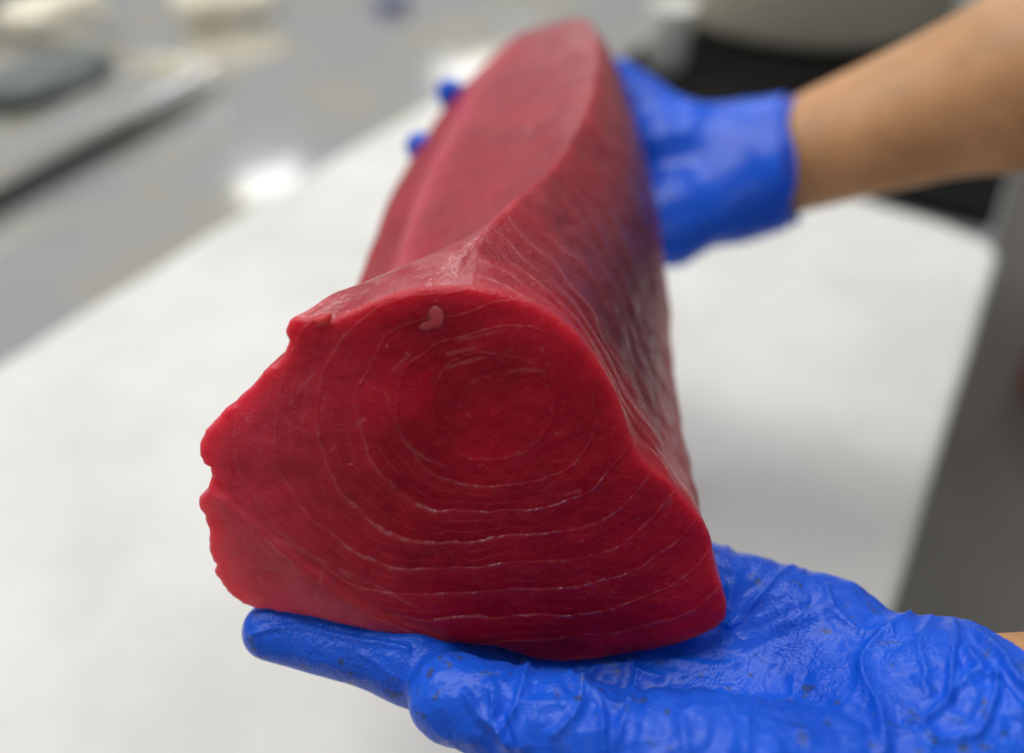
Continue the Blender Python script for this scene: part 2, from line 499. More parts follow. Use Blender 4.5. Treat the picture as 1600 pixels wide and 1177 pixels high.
STREAKS = [np.array(p, float) for p in (
    [(700, 572), (745, 558), (800, 545)], [(716, 529), (760, 520), (815, 509)], [(737, 594), (785, 577), (820, 574), (850, 576)], [(700, 552), (742, 541)],
    [(505, 890), (503, 905), (497, 920), (492, 937)], [(415, 838), (440, 862), (470, 895)], [(390, 800), (450, 838), (520, 880), (560, 905)],
    [(430, 838), (520, 878), (600, 915), (660, 948)], [(880, 690), (893, 688), (897, 694)], [(868, 672), (880, 670)], [(1043, 790), (1050, 778)],
    [(455, 630), (470, 605), (490, 585)], [(470, 660), (484, 638)], [(640, 690), (668, 710), (700, 722)], [(612, 640), (604, 610), (612, 580), (640, 552)],
    [(985, 1015), (1000, 1008)], [(880, 765), (905, 758)], [(520, 700), (528, 690)], [(560, 660), (572, 650)])]
RIM = .0020
NR = 130
cen3 = on_plane(735, 740, K0p, FN)
verts, att = [], dict(ring=[], face=[], pale=[], blood=[], groove=[], low=[], vis=[], streak=[], rim=[], wet=[])
rr = np.linspace(0, 1, NR) ** .92
cen_px = np.array([735., 740.])
for r in rr[1:]:
    flat = cen3 + (front - cen3) * r
    px = to_px(flat)
    dist_edge = (1 - r) * np.linalg.norm(front - cen3, axis=1)
    e = np.clip(1 - dist_edge / RIM, 0, 1)
    drop = RIM * .8 * (1 - np.sqrt(np.maximum(0, 1 - e ** 2)))
    ring = ring_field(px)
    sd, side = seg_dist(px, SEAM)
    below = (side > 0) * sstep(0, 40, sd)
    ring = np.where(below > .02, 30.5 + .5 + sd / 30 + .12 * vnoise(np.c_[px / 40, np.zeros(N)], 1, 77), ring)
    fr = ring - np.floor(ring)
    ledge = np.where(fr < .5, sstep(0, .5, fr) * .0, 0)
    # each ring stands a hair proud of the next and ends in a rounded step on its line
    ang = np.degrees(np.arctan2(px[:, 1] - CEN[1], px[:, 0] - CEN[0])) % 360
    vis = np.interp(ang, [0, 25, 55, 85, 120, 200, 240, 280, 360], [.0, .10, .40, 1.0, 1.0, .65, .1, .0, .0]) * sstep(75, 150, np.hypot(px[:, 0] - CEN[0], px[:, 1] - CEN[1]))
    step = vis * (.55 + .45 * vnoise(np.c_[px / 45, np.zeros(N)], 1, 61)) * (-.00022 * np.exp(-((fr - .45) / .05) ** 2) + .00034 * np.exp(-((fr - .55) / .06) ** 2)) * (.12 + .88 * sstep(640, 860, px[:, 1]))
    dome = .004 * (1 - r ** 2)
    low = sstep(940, 1050, px[:, 1]) * .0018                                     # lower rim rolls under
    seamh = -.0012 * np.exp(-(sd / 7) ** 2) - below * np.minimum(sd, 140) * .00003
    P = flat
    lump = .0010 * fbm(P, 45, 3, 3) + .00010 * vnoise(P, 420, 8)
    h = dome - drop - low + step * (1 - e) * (1 - below * .7) + seamh + lump * (1 - e * .5)
    verts.append(flat + FN * h[:, None])
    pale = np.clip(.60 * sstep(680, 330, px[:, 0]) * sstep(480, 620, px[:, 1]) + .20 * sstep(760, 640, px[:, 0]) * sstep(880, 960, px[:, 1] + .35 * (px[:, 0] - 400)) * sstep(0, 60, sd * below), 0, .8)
    pale += .22 * np.exp(-(dist_edge / .002)) + .30 * np.exp(-dist_edge / .007) * sstep(620, 400, px[:, 0]) + .35 * np.exp(-(sd / 9) ** 2)  # left and edges: paler flesh plus paper bounce and translucency put into colour
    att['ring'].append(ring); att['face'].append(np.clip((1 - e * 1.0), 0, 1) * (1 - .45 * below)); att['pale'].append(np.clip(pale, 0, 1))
    att['wet'].append(.16 * sstep(850, 910, px[:, 1] - .12 * (px[:, 0] - 760)) * sstep(560, 680, px[:, 0]) * sstep(1000, 900, px[:, 0]))
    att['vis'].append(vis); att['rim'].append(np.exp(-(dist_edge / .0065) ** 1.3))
    stv = np.zeros(N)
    for poly in STREAKS:
        lo, hi = poly.min(0) - 8, poly.max(0) + 8
        m = (px > lo).all(1) & (px < hi).all(1)
        if m.any(): stv[m] = np.maximum(stv[m], np.exp(-(seg_dist(px[m], poly)[0] / 2.2) ** 2))
    att['streak'].append(stv)
    att['blood'].append(np.zeros(N)); att['groove'].append(np.zeros(N)); att['low'].append(np.clip(.15 + sstep(690, 830, px[:, 1]) * sstep(430, 620, px[:, 0]) * (1 - .85 * sstep(900, 1040, px[:, 0])) * sstep(1020, 960, px[:, 1]), 0, 1))
# centre vertex
cv = cen3 + FN * .004
kidx = np.arange(N) / NSEG             # 0..10 around
rim_last = verts[-1]
shift = rim_last - front               # the side starts where the rolled rim ends
side_rows = []
for par in rowpar:
    P = along(par)
    w = math.exp(-par * 6)
    P = P + shift * w
    # unit outward direction of the section
    c = P.mean(0); tang = np.roll(P, -1, 0) - np.roll(P, 1, 0)
    nrm = np.cross(tang, np.array([0, 1.0, 0])); nrm /= np.linalg.norm(nrm, axis=1)[:, None] + 1e-12
    if ((P - c) * nrm).sum(1).mean() < 0: nrm = -nrm
    kk = kidx
    amp = min(1, par * 3)
    right = np.exp(-((kk - 9.2) / .75) ** 2) * sstep(10.0, 9.6, kk)
    ph = par * 2.7 + (10 - kk) * 1.25 + .75 * vnoise(P, 34, 4) + .3 * vnoise(P, 110, 5)
    gr = .5 - np.abs((ph % 1) - .5)
    flatf = np.exp(-((np.minimum(kk, 10 - kk) ) / 1.6) ** 2)
    lump = (.0009 - .0005 * (kk < 2.5)) * fbm(P, 26, 3, 21) + (.0004 - .0003 * (kk < 2.5)) * vnoise(P, 160, 22)
    crease = -.0012 * right * (.55 + .45 * vnoise(P, 40, 7)) * np.exp(-((gr - .5) / .13) ** 2) * amp * (.35 + .65 * math.exp(-max(0, par - 1.2) * .6))
    fade = 1.0 if par < ns - 2 else max(0, ns - 1 - par)
    hump = np.sin(np.pi * np.clip(kk / 1.9, 0, 1)) * (.0028 * math.exp(-((par - .75) / .45) ** 2) - .0075 * math.exp(-((par - 2.3) / .75) ** 2))
    P = P + np.c_[np.zeros(N), np.zeros(N), hump]
    side_rows.append(P + nrm * ((lump + crease) * amp * fade)[:, None])
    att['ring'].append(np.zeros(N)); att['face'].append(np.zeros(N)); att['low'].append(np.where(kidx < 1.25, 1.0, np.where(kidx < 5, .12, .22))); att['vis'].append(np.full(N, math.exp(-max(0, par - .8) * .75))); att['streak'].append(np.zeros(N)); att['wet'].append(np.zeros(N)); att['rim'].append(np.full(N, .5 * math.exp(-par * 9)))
    lf = np.exp(-((kk - 1.06) / .20) ** 2)  # pale strip paints the highlight along the left shoulder edge
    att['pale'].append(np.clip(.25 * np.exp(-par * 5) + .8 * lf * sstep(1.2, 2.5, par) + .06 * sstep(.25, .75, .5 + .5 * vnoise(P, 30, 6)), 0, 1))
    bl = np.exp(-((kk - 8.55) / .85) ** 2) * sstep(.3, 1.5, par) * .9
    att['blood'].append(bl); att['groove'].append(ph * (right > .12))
V = np.vstack([cv[None]] + verts + side_rows + [c_end[None]])
rows = len(verts) + len(side_rows)
j = np.arange(N); jn = (j + 1) % N
quads = []
for r in range(rows - 1):
    a = 1 + r * N
    quads.append(np.stack([a + j, a + jn, a + N + jn, a + N + j], 1))
Q = np.vstack(quads)
tri_f = np.stack([np.zeros(N, int), 1 + jn, 1 + j, 1 + j], 1)
loin_v = V + UP
faces = [tuple(q) for q in Q.tolist()] + [(0, 1 + int(b), 1 + int(a)) for a, b in zip(j, jn)] + \
        [(len(V) - 1, 1 + (rows - 1) * N + int(a), 1 + (rows - 1) * N + int(b)) for a, b in zip(j, jn)]
loin = mesh_obj('tuna_loin', loin_v, faces, M_TUNA)
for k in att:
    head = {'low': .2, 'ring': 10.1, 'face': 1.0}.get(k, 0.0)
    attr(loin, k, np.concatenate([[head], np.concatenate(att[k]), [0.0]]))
bm = bmesh.new(); bm.from_mesh(loin.data); bmesh.ops.recalc_face_normals(bm, faces=bm.faces[:]); bm.to_mesh(loin.data); bm.free()
tag(loin, 'raw dark red tuna loin with ringed cut end resting across the two blue gloves', 'tuna loin')

def blob(name, poly, lift, thick, mat, parent):
    """a small irregular flap of tissue lying on the cut end: outline in photograph pixels"""
    pts = resample(np.array(poly + [poly[0]], float), 40)
    P = np.array([on_plane(x, y, K0p, FN) for x, y in pts]); c = P.mean(0)
    v, f = [c + FN * (lift + thick)], []
    rings = (.35, .65, .85, 1.0)
    for r in rings:
        hh = lift + thick * (math.sqrt(max(0, 1 - r ** 2.5)))
        v += list(c + (P - c) * r + FN * hh)
    v += list(c + (P - c) * 1.0 - FN * .001 + FN * lift)
    n = 40
    for i in range(n): f.append((0, 1 + (i + 1) % n, 1 + i))
    for k in range(len(rings)):
        for i in range(n):
            a = 1 + k * n; f.append((a + i, a + (i + 1) % n, a + n + (i + 1) % n, a + n + i))
    o = mesh_obj(name, np.array(v) + UP, f, mat, parent)
    b = bmesh.new(); b.from_mesh(o.data); bmesh.ops.recalc_face_normals(b, faces=b.faces[:]); b.to_mesh(o.data); b.free()
    return o
blob('tissue_shred', [(668, 484), (680, 478), (690, 482), (697, 492), (692, 506), (684, 513), (676, 512), (668, 516), (655, 512), (660, 505), (672, 498)], .0009, .0002, M_TISSUE, loin)
blob('tissue_shred', [(486, 500), (496, 494), (512, 491), (516, 500), (508, 510), (494, 512)], -.0012, .002, M_TISSUE, loin)

# ------------------------------------------------------------------ smooth bodies from blended tapered capsules
def surface_nets(F, org, h):
    s = F < 0
    nx, ny, nz = F.shape
    cell = np.zeros((nx - 1, ny - 1, nz - 1), np.uint8)
    for dx in (0, 1):
        for dy in (0, 1):
            for dz in (0, 1):
                cell += s[dx:nx - 1 + dx, dy:ny - 1 + dy, dz:nz - 1 + dz]
    act = (cell > 0) & (cell < 8)
    idx = np.full(act.shape, -1, np.int64)
    cells = np.argwhere(act); idx[act] = np.arange(len(cells))
    acc = np.zeros((len(cells), 3)); cnt = np.zeros(len(cells))
    cor = [(a, b, c) for a in (0, 1) for b in (0, 1) for c in (0, 1)]
    val = {q: F[cells[:, 0] + q[0], cells[:, 1] + q[1], cells[:, 2] + q[2]] for q in cor}
    for q in cor:
        for ax in range(3):
            if q[ax] == 0:
                p = list(q); p[ax] = 1; p = tuple(p)
                a, b = val[q], val[p]; m = (a < 0) != (b < 0)
                t = a[m] / (a[m] - b[m])
                pos = np.tile(np.array(q, float), (m.sum(), 1)); pos[:, ax] += t
                acc[m] += pos; cnt[m] += 1
    Vv = (cells + acc / cnt[:, None]) * h + org
    qs = []
    for ax in range(3):
        o1, o2 = [(1, 2), (2, 0), (0, 1)][ax]
        sl0 = [slice(None)] * 3; sl1 = [slice(None)] * 3
        sl0[ax] = slice(0, -1); sl1[ax] = slice(1, None)
        e = s[tuple(sl0)] != s[tuple(sl1)]
        pts = np.argwhere(e)
        ok = (pts[:, o1] > 0) & (pts[:, o2] > 0) & (pts[:, o1] < F.shape[o1] - 1) & (pts[:, o2] < F.shape[o2] - 1)
        pts = pts[ok]
        inside = s[pts[:, 0], pts[:, 1], pts[:, 2]]
        def gi(d1, d2):
            c = pts.copy(); c[:, o1] += d1; c[:, o2] += d2
            return idx[c[:, 0], c[:, 1], c[:, 2]]
        q = np.stack([gi(-1, -1), gi(0, -1), gi(0, 0), gi(-1, 0)], 1)
        q[~inside] = q[~inside][:, ::-1]
        qs.append(q)
    return Vv, np.vstack(qs)

def capsule(G, a, b, ra, rb, flat=None):
    a, b = np.array(a, np.float32), np.array(b, np.float32)
    ab = b - a
    t = np.clip(((G[0] - a[0]) * ab[0] + (G[1] - a[1]) * ab[1] + (G[2] - a[2]) * ab[2]) / max(float(ab @ ab), 1e-9), 0, 1)
    dx, dy, dz = G[0] - a[0] - t * ab[0], G[1] - a[1] - t * ab[1], G[2] - a[2] - t * ab[2]
    if flat: dz = dz * flat
    return np.sqrt(dx * dx + dy * dy + dz * dz) - (ra + (rb - ra) * t)

def smin(a, b, k):
    h = np.clip(.5 + .5 * (b - a) / k, 0, 1)
    return b + (a - b) * h - k * h * (1 - h)

def grid(lo, hi, h):
    lo, hi = np.array(lo), np.array(hi)
    ax = [np.arange(lo[k], hi[k] + h, h, dtype=np.float32) for k in range(3)]
    return np.meshgrid(*ax, indexing='ij', sparse=True), lo

def body(G, caps, k):
    F = None
    for c in caps:
        kk = k
        if isinstance(c[-1], dict): kk = c[-1].get('k', k); fl = c[-1].get('flat'); c = c[:-1]
        else: fl = None
        d = capsule(G, *c, flat=fl)
        F = d if F is None else smin(F, d, kk)
    return F

def normals(Vv, Q):
    n = np.zeros_like(Vv)
    fn = np.cross(Vv[Q[:, 2]] - Vv[Q[:, 0]], Vv[Q[:, 3]] - Vv[Q[:, 1]])
    for k in range(4): np.add.at(n, Q[:, k], fn)
    return n / (np.linalg.norm(n, axis=1)[:, None] + 1e-12)

def relax(Vv, Q, it):
    for _ in range(it):
        s = np.zeros_like(Vv); c = np.zeros(len(Vv))
        for a, b in ((0, 1), (1, 2), (2, 3), (3, 0)):
            np.add.at(s, Q[:, a], Vv[Q[:, b]]); np.add.at(s, Q[:, b], Vv[Q[:, a]])
            np.add.at(c, Q[:, a], 1); np.add.at(c, Q[:, b], 1)
        Vv = .5 * Vv + .5 * s / c[:, None]
    return Vv

def tube_loop(name, pts, r, mat, parent, seg=10):
    pts = np.asarray(pts); n = len(pts); v, f = [], []
    c = pts.mean(0)
    for i in range(n):
        tg = pts[(i + 1) % n] - pts[i - 1]; tg /= np.linalg.norm(tg)
        o = pts[i] - c; o -= tg * (o @ tg); o /= np.linalg.norm(o); b = np.cross(tg, o)
        for k in range(seg):
            a = 2 * math.pi * k / seg
            v.append(pts[i] + r * (math.cos(a) * o + math.sin(a) * b))
    for i in range(n):
        for k in range(seg):
            f.append((i * seg + k, i * seg + (k + 1) % seg, ((i + 1) % n) * seg + (k + 1) % seg, ((i + 1) % n) * seg + k))
    o = mesh_obj(name, np.array(v), f, mat, parent)
    b = bmesh.new(); b.from_mesh(o.data); bmesh.ops.recalc_face_normals(b, faces=b.faces[:]); b.to_mesh(o.data); b.free()
    return o

person = empty('person', (.42, .22, .26), 'person in blue nitrile gloves holding up the red tuna loin from below', 'person')

# ---- near hand: palm up under the cut end, straight index finger, thumb in front
arm_caps = [((.100, .084, -.215), (.36, .050, -.19), .0225, .034), ((.100, .102, -.213), (.36, .09, -.185), .0225, .034)]
near_caps = [
 ((-.0685, .1262, -.2045), (-.027, .1195, -.2110), .0083, .0095),          # index finger
 ((-.027, .1195, -.2110), (.012, .1160, -.2240), .0095, .0105),
 ((.012, .1160, -.2240), (.098, .096, -.2140), .0112, .0150),
 ((-.052, .146, -.2235), (-.015, .138, -.2255), .0085, .0095, {'k': .003}),   # middle
 ((-.015, .138, -.2255), (.016, .131, -.2265), .0095, .0108, {'k': .006}),
 ((.016, .131, -.2265), (.098, .099, -.2160), .0115, .0150),
 ((-.045, .168, -.2230), (-.010, .157, -.2255), .0083, .0092, {'k': .003}),   # ring
 ((-.010, .157, -.2255), (.020, .146, -.2260), .0092, .0105, {'k': .006}),
 ((.020, .146, -.2260), (.098, .103, -.2160), .0115, .0150),
 ((-.020, .184, -.2180), (.004, .172, -.2220), .0075, .0082, {'k': .003}),    # little
 ((.004, .172, -.2220), (.030, .157, -.2220), .0082, .0098, {'k': .006}),
 ((.030, .157, -.2220), (.098, .106, -.2150), .0112, .0150),
 ((.050, .146, -.2060), (.092, .128, -.2080), .0135, .0135), ((.092, .128, -.2080), (.112, .109, -.2130), .0135, .0130),                 # heel of the hand, little finger side
 ((.090, .079, -.2010), (.045, .083, -.2000), .0200, .0185),                 # ball of the thumb
 ((.045, .083, -.2000), (.014, .0945, -.1995), .0175, .0135),                 # thumb
 ((.014, .0945, -.1995), (-.0155, .1045, -.2015), .0130, .0118, {'k': .006}),
 ((.098, .084, -.214), (.150, .082, -.213), .0245, .0265),                   # wrist
 ((.098, .102, -.212), (.150, .100, -.210), .0235, .0265),
]
DROP = np.array([0, -.0025, -.0025])
moved = lambda caps: [(tuple(np.array(c[0]) + DROP), tuple(np.array(c[1]) + DROP)) + tuple(c[2:]) for c in caps]
arm_caps, near_caps = moved(arm_caps), moved(near_caps)
H = .0006
G, org = grid((-.085, .045, -.262), (.150, .205, -.160), H)
F = body(G, near_caps, .011)
cuff = smin(capsule(G, (.113, .0805, -.2135), (.150, .0775, -.2135), .0270, .0335), capsule(G, (.113, .0975, -.2110), (.150, .0985, -.2110), .0270, .0315), .02)
F = smin(F, cuff, .006)
cut = (G[0] - .1222) + .33 * (G[1] - .1095) - .10 * (G[2] + .2)
F = np.maximum(F, cut)
arm = smin(capsule(G, *arm_caps[0]), capsule(G, *arm_caps[1]), .02)
F = np.maximum(F, -np.maximum(arm - .0028, .108 - G[0]))
gv, gq = surface_nets(F, org, H)
gv = relax(gv, gq, 2)
gn = normals(gv, gq)
if ((gv - gv.mean(0)) * gn).sum(1).mean() < 0:
    gq = gq[:, ::-1]; gn = -gn
gpx = to_px(gv)
facing = (gn * gv).sum(1) / np.linalg.norm(gv, axis=1) < .25

c5 = lambda *p: np.array([(1050 + .34375 * x, 800 + .34375 * y) for x, y in p])
c6 = lambda *p: np.array([(600 + .34375 * x, 900 + .34375 * y) for x, y in p])
FOLDS = [ # fold line on the photograph, height in mm, half width in pixels
 (c5((1235, 395), (1290, 440), (1350, 500), (1430, 580), (1520, 690), (1640, 830)), 2.6, 10),
 (c5((1110, 440), (1010, 530), (880, 640), (865, 700), (900, 800), (955, 930), (970, 1100)), 1.9, 16),
 (c5((1200, 420), (1260, 470), (1290, 540), (1280, 700), (1265, 850)), 1.6, 10),
 (c5((1190, 450), (1130, 600), (1150, 700), (1140, 800)), 1.1, 12),
 (c5((1265, 850), (1170, 920), (1150, 970), (1210, 1040)), 1.4, 11),
 (c5((1265, 850), (1330, 760), (1400, 690)), 1.0, 12),
 (c5((1480, 750), (1470, 850), (1400, 1000), (1330, 1030), (1220, 1040)), 1.4, 10),
 (c5((1480, 750), (1560, 860), (1600, 980)), 1.2, 12),
 (c5((1350, 630), (1420, 720), (1480, 745)), 1.3, 9),
 (c5((1060, 950), (1090, 940), (1165, 920)), 1.0, 8),
 (c5((1100, 740), (1150, 790), (1160, 830)), .8, 8),
 (c5((980, 1000), (1100, 1010), (1180, 1040)), .8, 12),
 (c5((880, 720), (800, 860), (640, 990), (560, 1000)), .8, 16),
 (c5((860, 1000), (700, 1010), (560, 1000), (430, 1005)), .5, 12),
 (c5((705, 340), (760, 450), (830, 530), (885, 540)), 1.0, 9),
 (c5((560, 240), (470, 300), (410, 370), (330, 450), (240, 520)), 1.1, 10),
 (c5((640, 200), (560, 300), (520, 330)), .7, 10),
 (c5((270, 130), (250, 220), (290, 300), (250, 400)), .9, 12),
 (c5((960, 560), (1010, 540), (930, 530), (880, 560)), .8, 9),
 (c5((0, 680), (200, 690), (330, 680)), .6, 10),
 (c5((60, 900), (200, 890), (400, 870), (600, 880)), .5, 12),
 (c5((340, 940), (345, 1100)), .7, 12),
 (c5((30, 930), (60, 1100)), .9, 14),
 (c5((560, 730), (540, 800), (580, 850)), .5, 10),
 (c6((665, 395), (630, 520), (590, 640), (610, 720), (640, 800)), 1.6, 12),
 (c6((490, 500), (480, 620), (510, 690), (570, 770)), 1.2, 11),
 (c6((370, 540), (440, 640), (520, 710), (590, 800)), 1.2, 11),
 (c6((520, 700), (570, 640), (600, 600)), 1.0, 9),
 (c6((905, 480), (880, 600), (820, 680), (750, 730)), 1.2, 11),
 (c6((905, 480), (980, 560), (1000, 690), (1000, 810)), 1.5, 11),
 (c6((1160, 440), (1130, 560), (1100, 640), (1060, 770)), 1.4, 12),
 (c6((950, 500), (1050, 575), (1130, 560)), 1.0, 10),
 (c6((1130, 380), (1160, 430), (1270, 470)), 1.1, 9),
 (c6((640, 570), (760, 580), (850, 560)), .7, 10),
 (c6((250, 330), (330, 310), (420, 340)), .5, 12),
 (c6((170, 420), (240, 370), (300, 370)), .5, 9),
 (c6((860, 440), (900, 470), (990, 400), (1120, 390)), 1.0, 10),
 (np.array([(395, 992), (450, 978), (520, 990), (600, 1008), (648, 1020)]), .9, 6),
 (np.array([(560, 1020), (600, 1045), (625, 1060)]), .5, 6),
]
disp = np.zeros(len(gv))
for poly, mm, wid in FOLDS:
    lo, hi = poly.min(0) - 5 * wid, poly.max(0) + 5 * wid
    m = facing & (gpx > lo).all(1) & (gpx < hi).all(1)
    if not m.any(): continue
    poly = resample(poly, 24) if len(poly) > 2 else poly
    wob = gpx[m] + np.stack([4 * vnoise(np.c_[gpx[m] / 40, np.full(m.sum(), .3)], 1, 31), 4 * vnoise(np.c_[gpx[m] / 40, np.full(m.sum(), .3)], 1, 32)], 1)
    d, sgn = seg_dist(wob, poly)
    x = d / (wid * .72)
    disp[m] += mm * .00105 * (np.exp(-1.35 * x) - .20 * np.exp(-((x - 2.0) / 1.1) ** 2))
# general crumple, stronger in the loose cuff
f1, f2 = worley(gv + .006 * np.stack([vnoise(gv, 60, s) for s in (1, 2, 3)], 1), .017, 5)
g1, g2 = worley(gv + .004 * np.stack([vnoise(gv, 90, s) for s in (4, 5, 6)], 1), .0085, 6)
loose = .35 + .65 * sstep(.095, .118, gv[:, 0]) + .25 * (gv[:, 1] < .1)
tight = 1 - .75 * sstep(.0, -.03, gv[:, 0])
tri_w = lambda x: np.abs((x % 1.0) - .5) * 2 - .5
def crumple(P, wl, nd, seed, warp=.004):
    """planar facets meeting in straight sharp creases: triangle waves along random directions, each only in patches"""
    rg = np.random.default_rng(seed); h = 0
    Q = P + warp * np.stack([vnoise(P, 55, seed + k) for k in (1, 2, 3)], 1)
    for k in range(nd):
        d = rg.normal(size=3); d /= np.linalg.norm(d)
        msk = sstep(-.25, .45, vnoise(P, 42, seed + 20 + k))
        h = h + msk * wl * tri_w(Q @ d / (wl * rg.uniform(.8, 1.3)) + rg.random())
    return h
disp += tight * (loose * .075 * crumple(gv, .022, 4, 100) + loose * .085 * crumple(gv, .011, 4, 140) + (.3 + .7 * loose) * .085 * crumple(gv, .0058, 4, 180))
disp += .0010 * loose * vnoise(gv, 55, 12) + .0004 * loose * tight * (f1 ** 2 - .3)
disp *= .12 + .88 * sstep(.0005, .007, -((gv[:, 0] - .1222) + .33 * (gv[:, 1] - .1095)))
gv2 = gv + gn * disp[:, None]
glove = mesh_obj('glove', gv2 + UP, gq.copy(), M_GLOVE, person)
glove['label'] = 'wrinkled wet blue nitrile glove under the cut end'

def build_body(name, caps, lo, hi, h, k, mat, parent, cutf=None, disp=None, it=2):
    G, org = grid(lo, hi, h)
    F = body(G, caps, k)
    if cutf is not None: F = np.maximum(F, cutf(G))
    v, q = surface_nets(F, org, h)
    v = relax(v, q, it)
    n = normals(v, q)
    if ((v - v.mean(0)) * n).sum(1).mean() < 0: q = q[:, ::-1]; n = -n
    if disp is not None: v = v + n * disp(v)[:, None]
    return mesh_obj(name, v + UP, q.copy(), mat, parent)

build_body('forearm', arm_caps, (.06, .0, -.27), (.42, .17, -.12), .003, .02, M_SKIN, person)

# ---- far hand: under the thin end, two fingertips showing past the loin
far_arm = [((.135, .398, -.211), (.240, .366, -.145), .0215, .0335), ((.240, .366, -.143), (.42, .31, -.03), .036, .044),
           ((.135, .416, -.207), (.240, .384, -.143), .0210, .0325)]
far_caps = [
 ((.125, .394, -.212), (.085, .372, -.222), .0250, .0200), ((.125, .418, -.206), (.085, .415, -.205), .0260, .0250),
 ((.085, .372, -.222), (.040, .350, -.226), .0180, .0120), ((.085, .390, -.222), (.040, .375, -.228), .0180, .0120),
 ((.085, .405, -.222), (.040, .400, -.228), .0180, .0120), ((.085, .420, -.215), (.045, .430, -.222), .0180, .0120),
 ((.040, .350, -.226), (-.010, .348, -.222), .0105, .0095, {'k': .004}), ((-.010, .348, -.222), (-.032, .350, -.206), .0095, .0085, {'k': .004}),
 ((.040, .375, -.228), (-.020, .372, -.224), .0105, .0095, {'k': .004}), ((-.020, .372, -.224), (-.0455, .372, -.178), .0095, .0072, {'k': .004}),
 ((.040, .400, -.228), (-.018, .400, -.222), .0105, .0095, {'k': .004}), ((-.018, .400, -.222), (-.036, .405, -.196), .0095, .0080, {'k': .004}),
 ((.045, .430, -.222), (-.010, .425, -.214), .0105, .0095, {'k': .004}), ((-.010, .425, -.214), (-.0335, .425, -.173), .0095, .0075, {'k': .004}),
 ((.090, .430, -.200), (.060, .452, -.180), .0200, .0150), ((.060, .452, -.186), (.030, .462, -.182), .0130, .0105, {'k': .006}),
 ((.126, .395, -.213), (.165, .388, -.192), .0275, .0290), ((.126, .416, -.207), (.165, .408, -.190), .0265, .0280),
]
fa = np.array([.105, -.03, .030]); fa /= np.linalg.norm(fa)
def far_cut(G):
    c = (G[0] - .148) * fa[0] + (G[1] - .40) * fa[1] + (G[2] + .200) * fa[2]
    arm = body(G, far_arm, .02)
    return np.maximum(c, -np.maximum(arm - .002, -c - .012))
def far_disp(v):
    f1, _ = worley(v, .022, 9)
    return .0009 * (f1 ** 2 - .3) + .0010 * vnoise(v, 60, 3)
glove2 = build_body('glove', far_caps, (-.07, .32, -.26), (.20, .49, -.12), .0016, .014, M_GLOVE_FAR, person, far_cut, far_disp)
glove2['label'] = 'blurred blue nitrile glove under the thin end'
build_body('forearm', far_arm, (.09, .25, -.26), (.47, .46, .02), .004, .02, M_SKIN, person)
# rolled rim of each cuff
def rim(center, axis, a, b, wob, seed):
    axis = np.array(axis, float); axis /= np.linalg.norm(axis)
    u = np.cross(axis, (0, 0, 1.0)); u /= np.linalg.norm(u); w = np.cross(u, axis)
    r = np.random.default_rng(seed); ph = r.random(4) * 6.28
    out = []
    for i in range(96):
        t = 2 * math.pi * i / 96
        k = 1 + wob * (math.sin(3 * t + ph[0]) + .6 * math.sin(5 * t + ph[1]))
        out.append(np.array(center) + u * a * k * math.cos(t) + w * b * k * math.sin(t) + axis * (.002 * math.sin(4 * t + ph[2])))
    return np.array(out) + UP
tube_loop('rolled_cuff', rim((.150, .3995, -.200), fa, .0385, .0300, .012, 4), .0021, M_GLOVE_FAR, glove2)

# ------------------------------------------------------------------ table, paper, floor
D1 = np.array([.524, .852]); D1 /= np.linalg.norm(D1)          # along the table, away from the camera
D2 = np.array([-D1[1], D1[0]])                                 # across, to the left
ANG = math.atan2(D1[1], D1[0])
C_R = at_z(1562, 384, 0)[:2]; C_L = at_z(738, 138, 0)[:2]
def loc(p):                                                   # table coordinates (along, left) of a world point
    d = np.array(p[:2]) - C_R
    return d @ D1, d @ D2
def wpt(a, l, z=0.0):
    p = C_R + D1 * a + D2 * l
    return (p[0], p[1], z)

def box_bm(size, bev=.002, seg=2):
    bm = bmesh.new(); bmesh.ops.create_cube(bm, size=1)
    bmesh.ops.scale(bm, vec=size, verts=bm.verts[:])
    bmesh.ops.bevel(bm, geom=bm.edges[:], offset=bev, segments=seg, affect='EDGES', profile=.5)
    return bm
def put(bm, loc_, rz=ANG):
    bmesh.ops.transform(bm, matrix=Matrix.Translation(loc_) @ Matrix.Rotation(rz, 4, 'Z'), verts=bm.verts[:])
    return bm

table = empty('steel_table', wpt(-.3, .7, -.85), 'brushed stainless steel worktable under the white paper', 'table')
T_R, T_L, T_B, T_F = .006, 1.5, -1.3, 1.6
o = bm_obj('tabletop', put(box_bm((T_F - T_B, T_L - T_R, .03), .006, 3), wpt((T_F + T_B) / 2, (T_L + T_R) / 2, -.0155)), M_STEEL, table)
bm_obj('apron', put(box_bm((T_F - T_B - .04, .03, .06), .004), wpt((T_F + T_B) / 2, T_R + .03, -.0615)), M_STEEL, table)
for a in (T_B + .1, T_F - .1):
    for l in (T_R + .06, T_L - .06):
        bm = bmesh.new(); bmesh.ops.create_cone(bm, cap_ends=True, segments=20, radius1=.02, radius2=.02, depth=.818)
        bm_obj('leg', put(bm, wpt(a, l, -.4405)), M_STEEL, table)

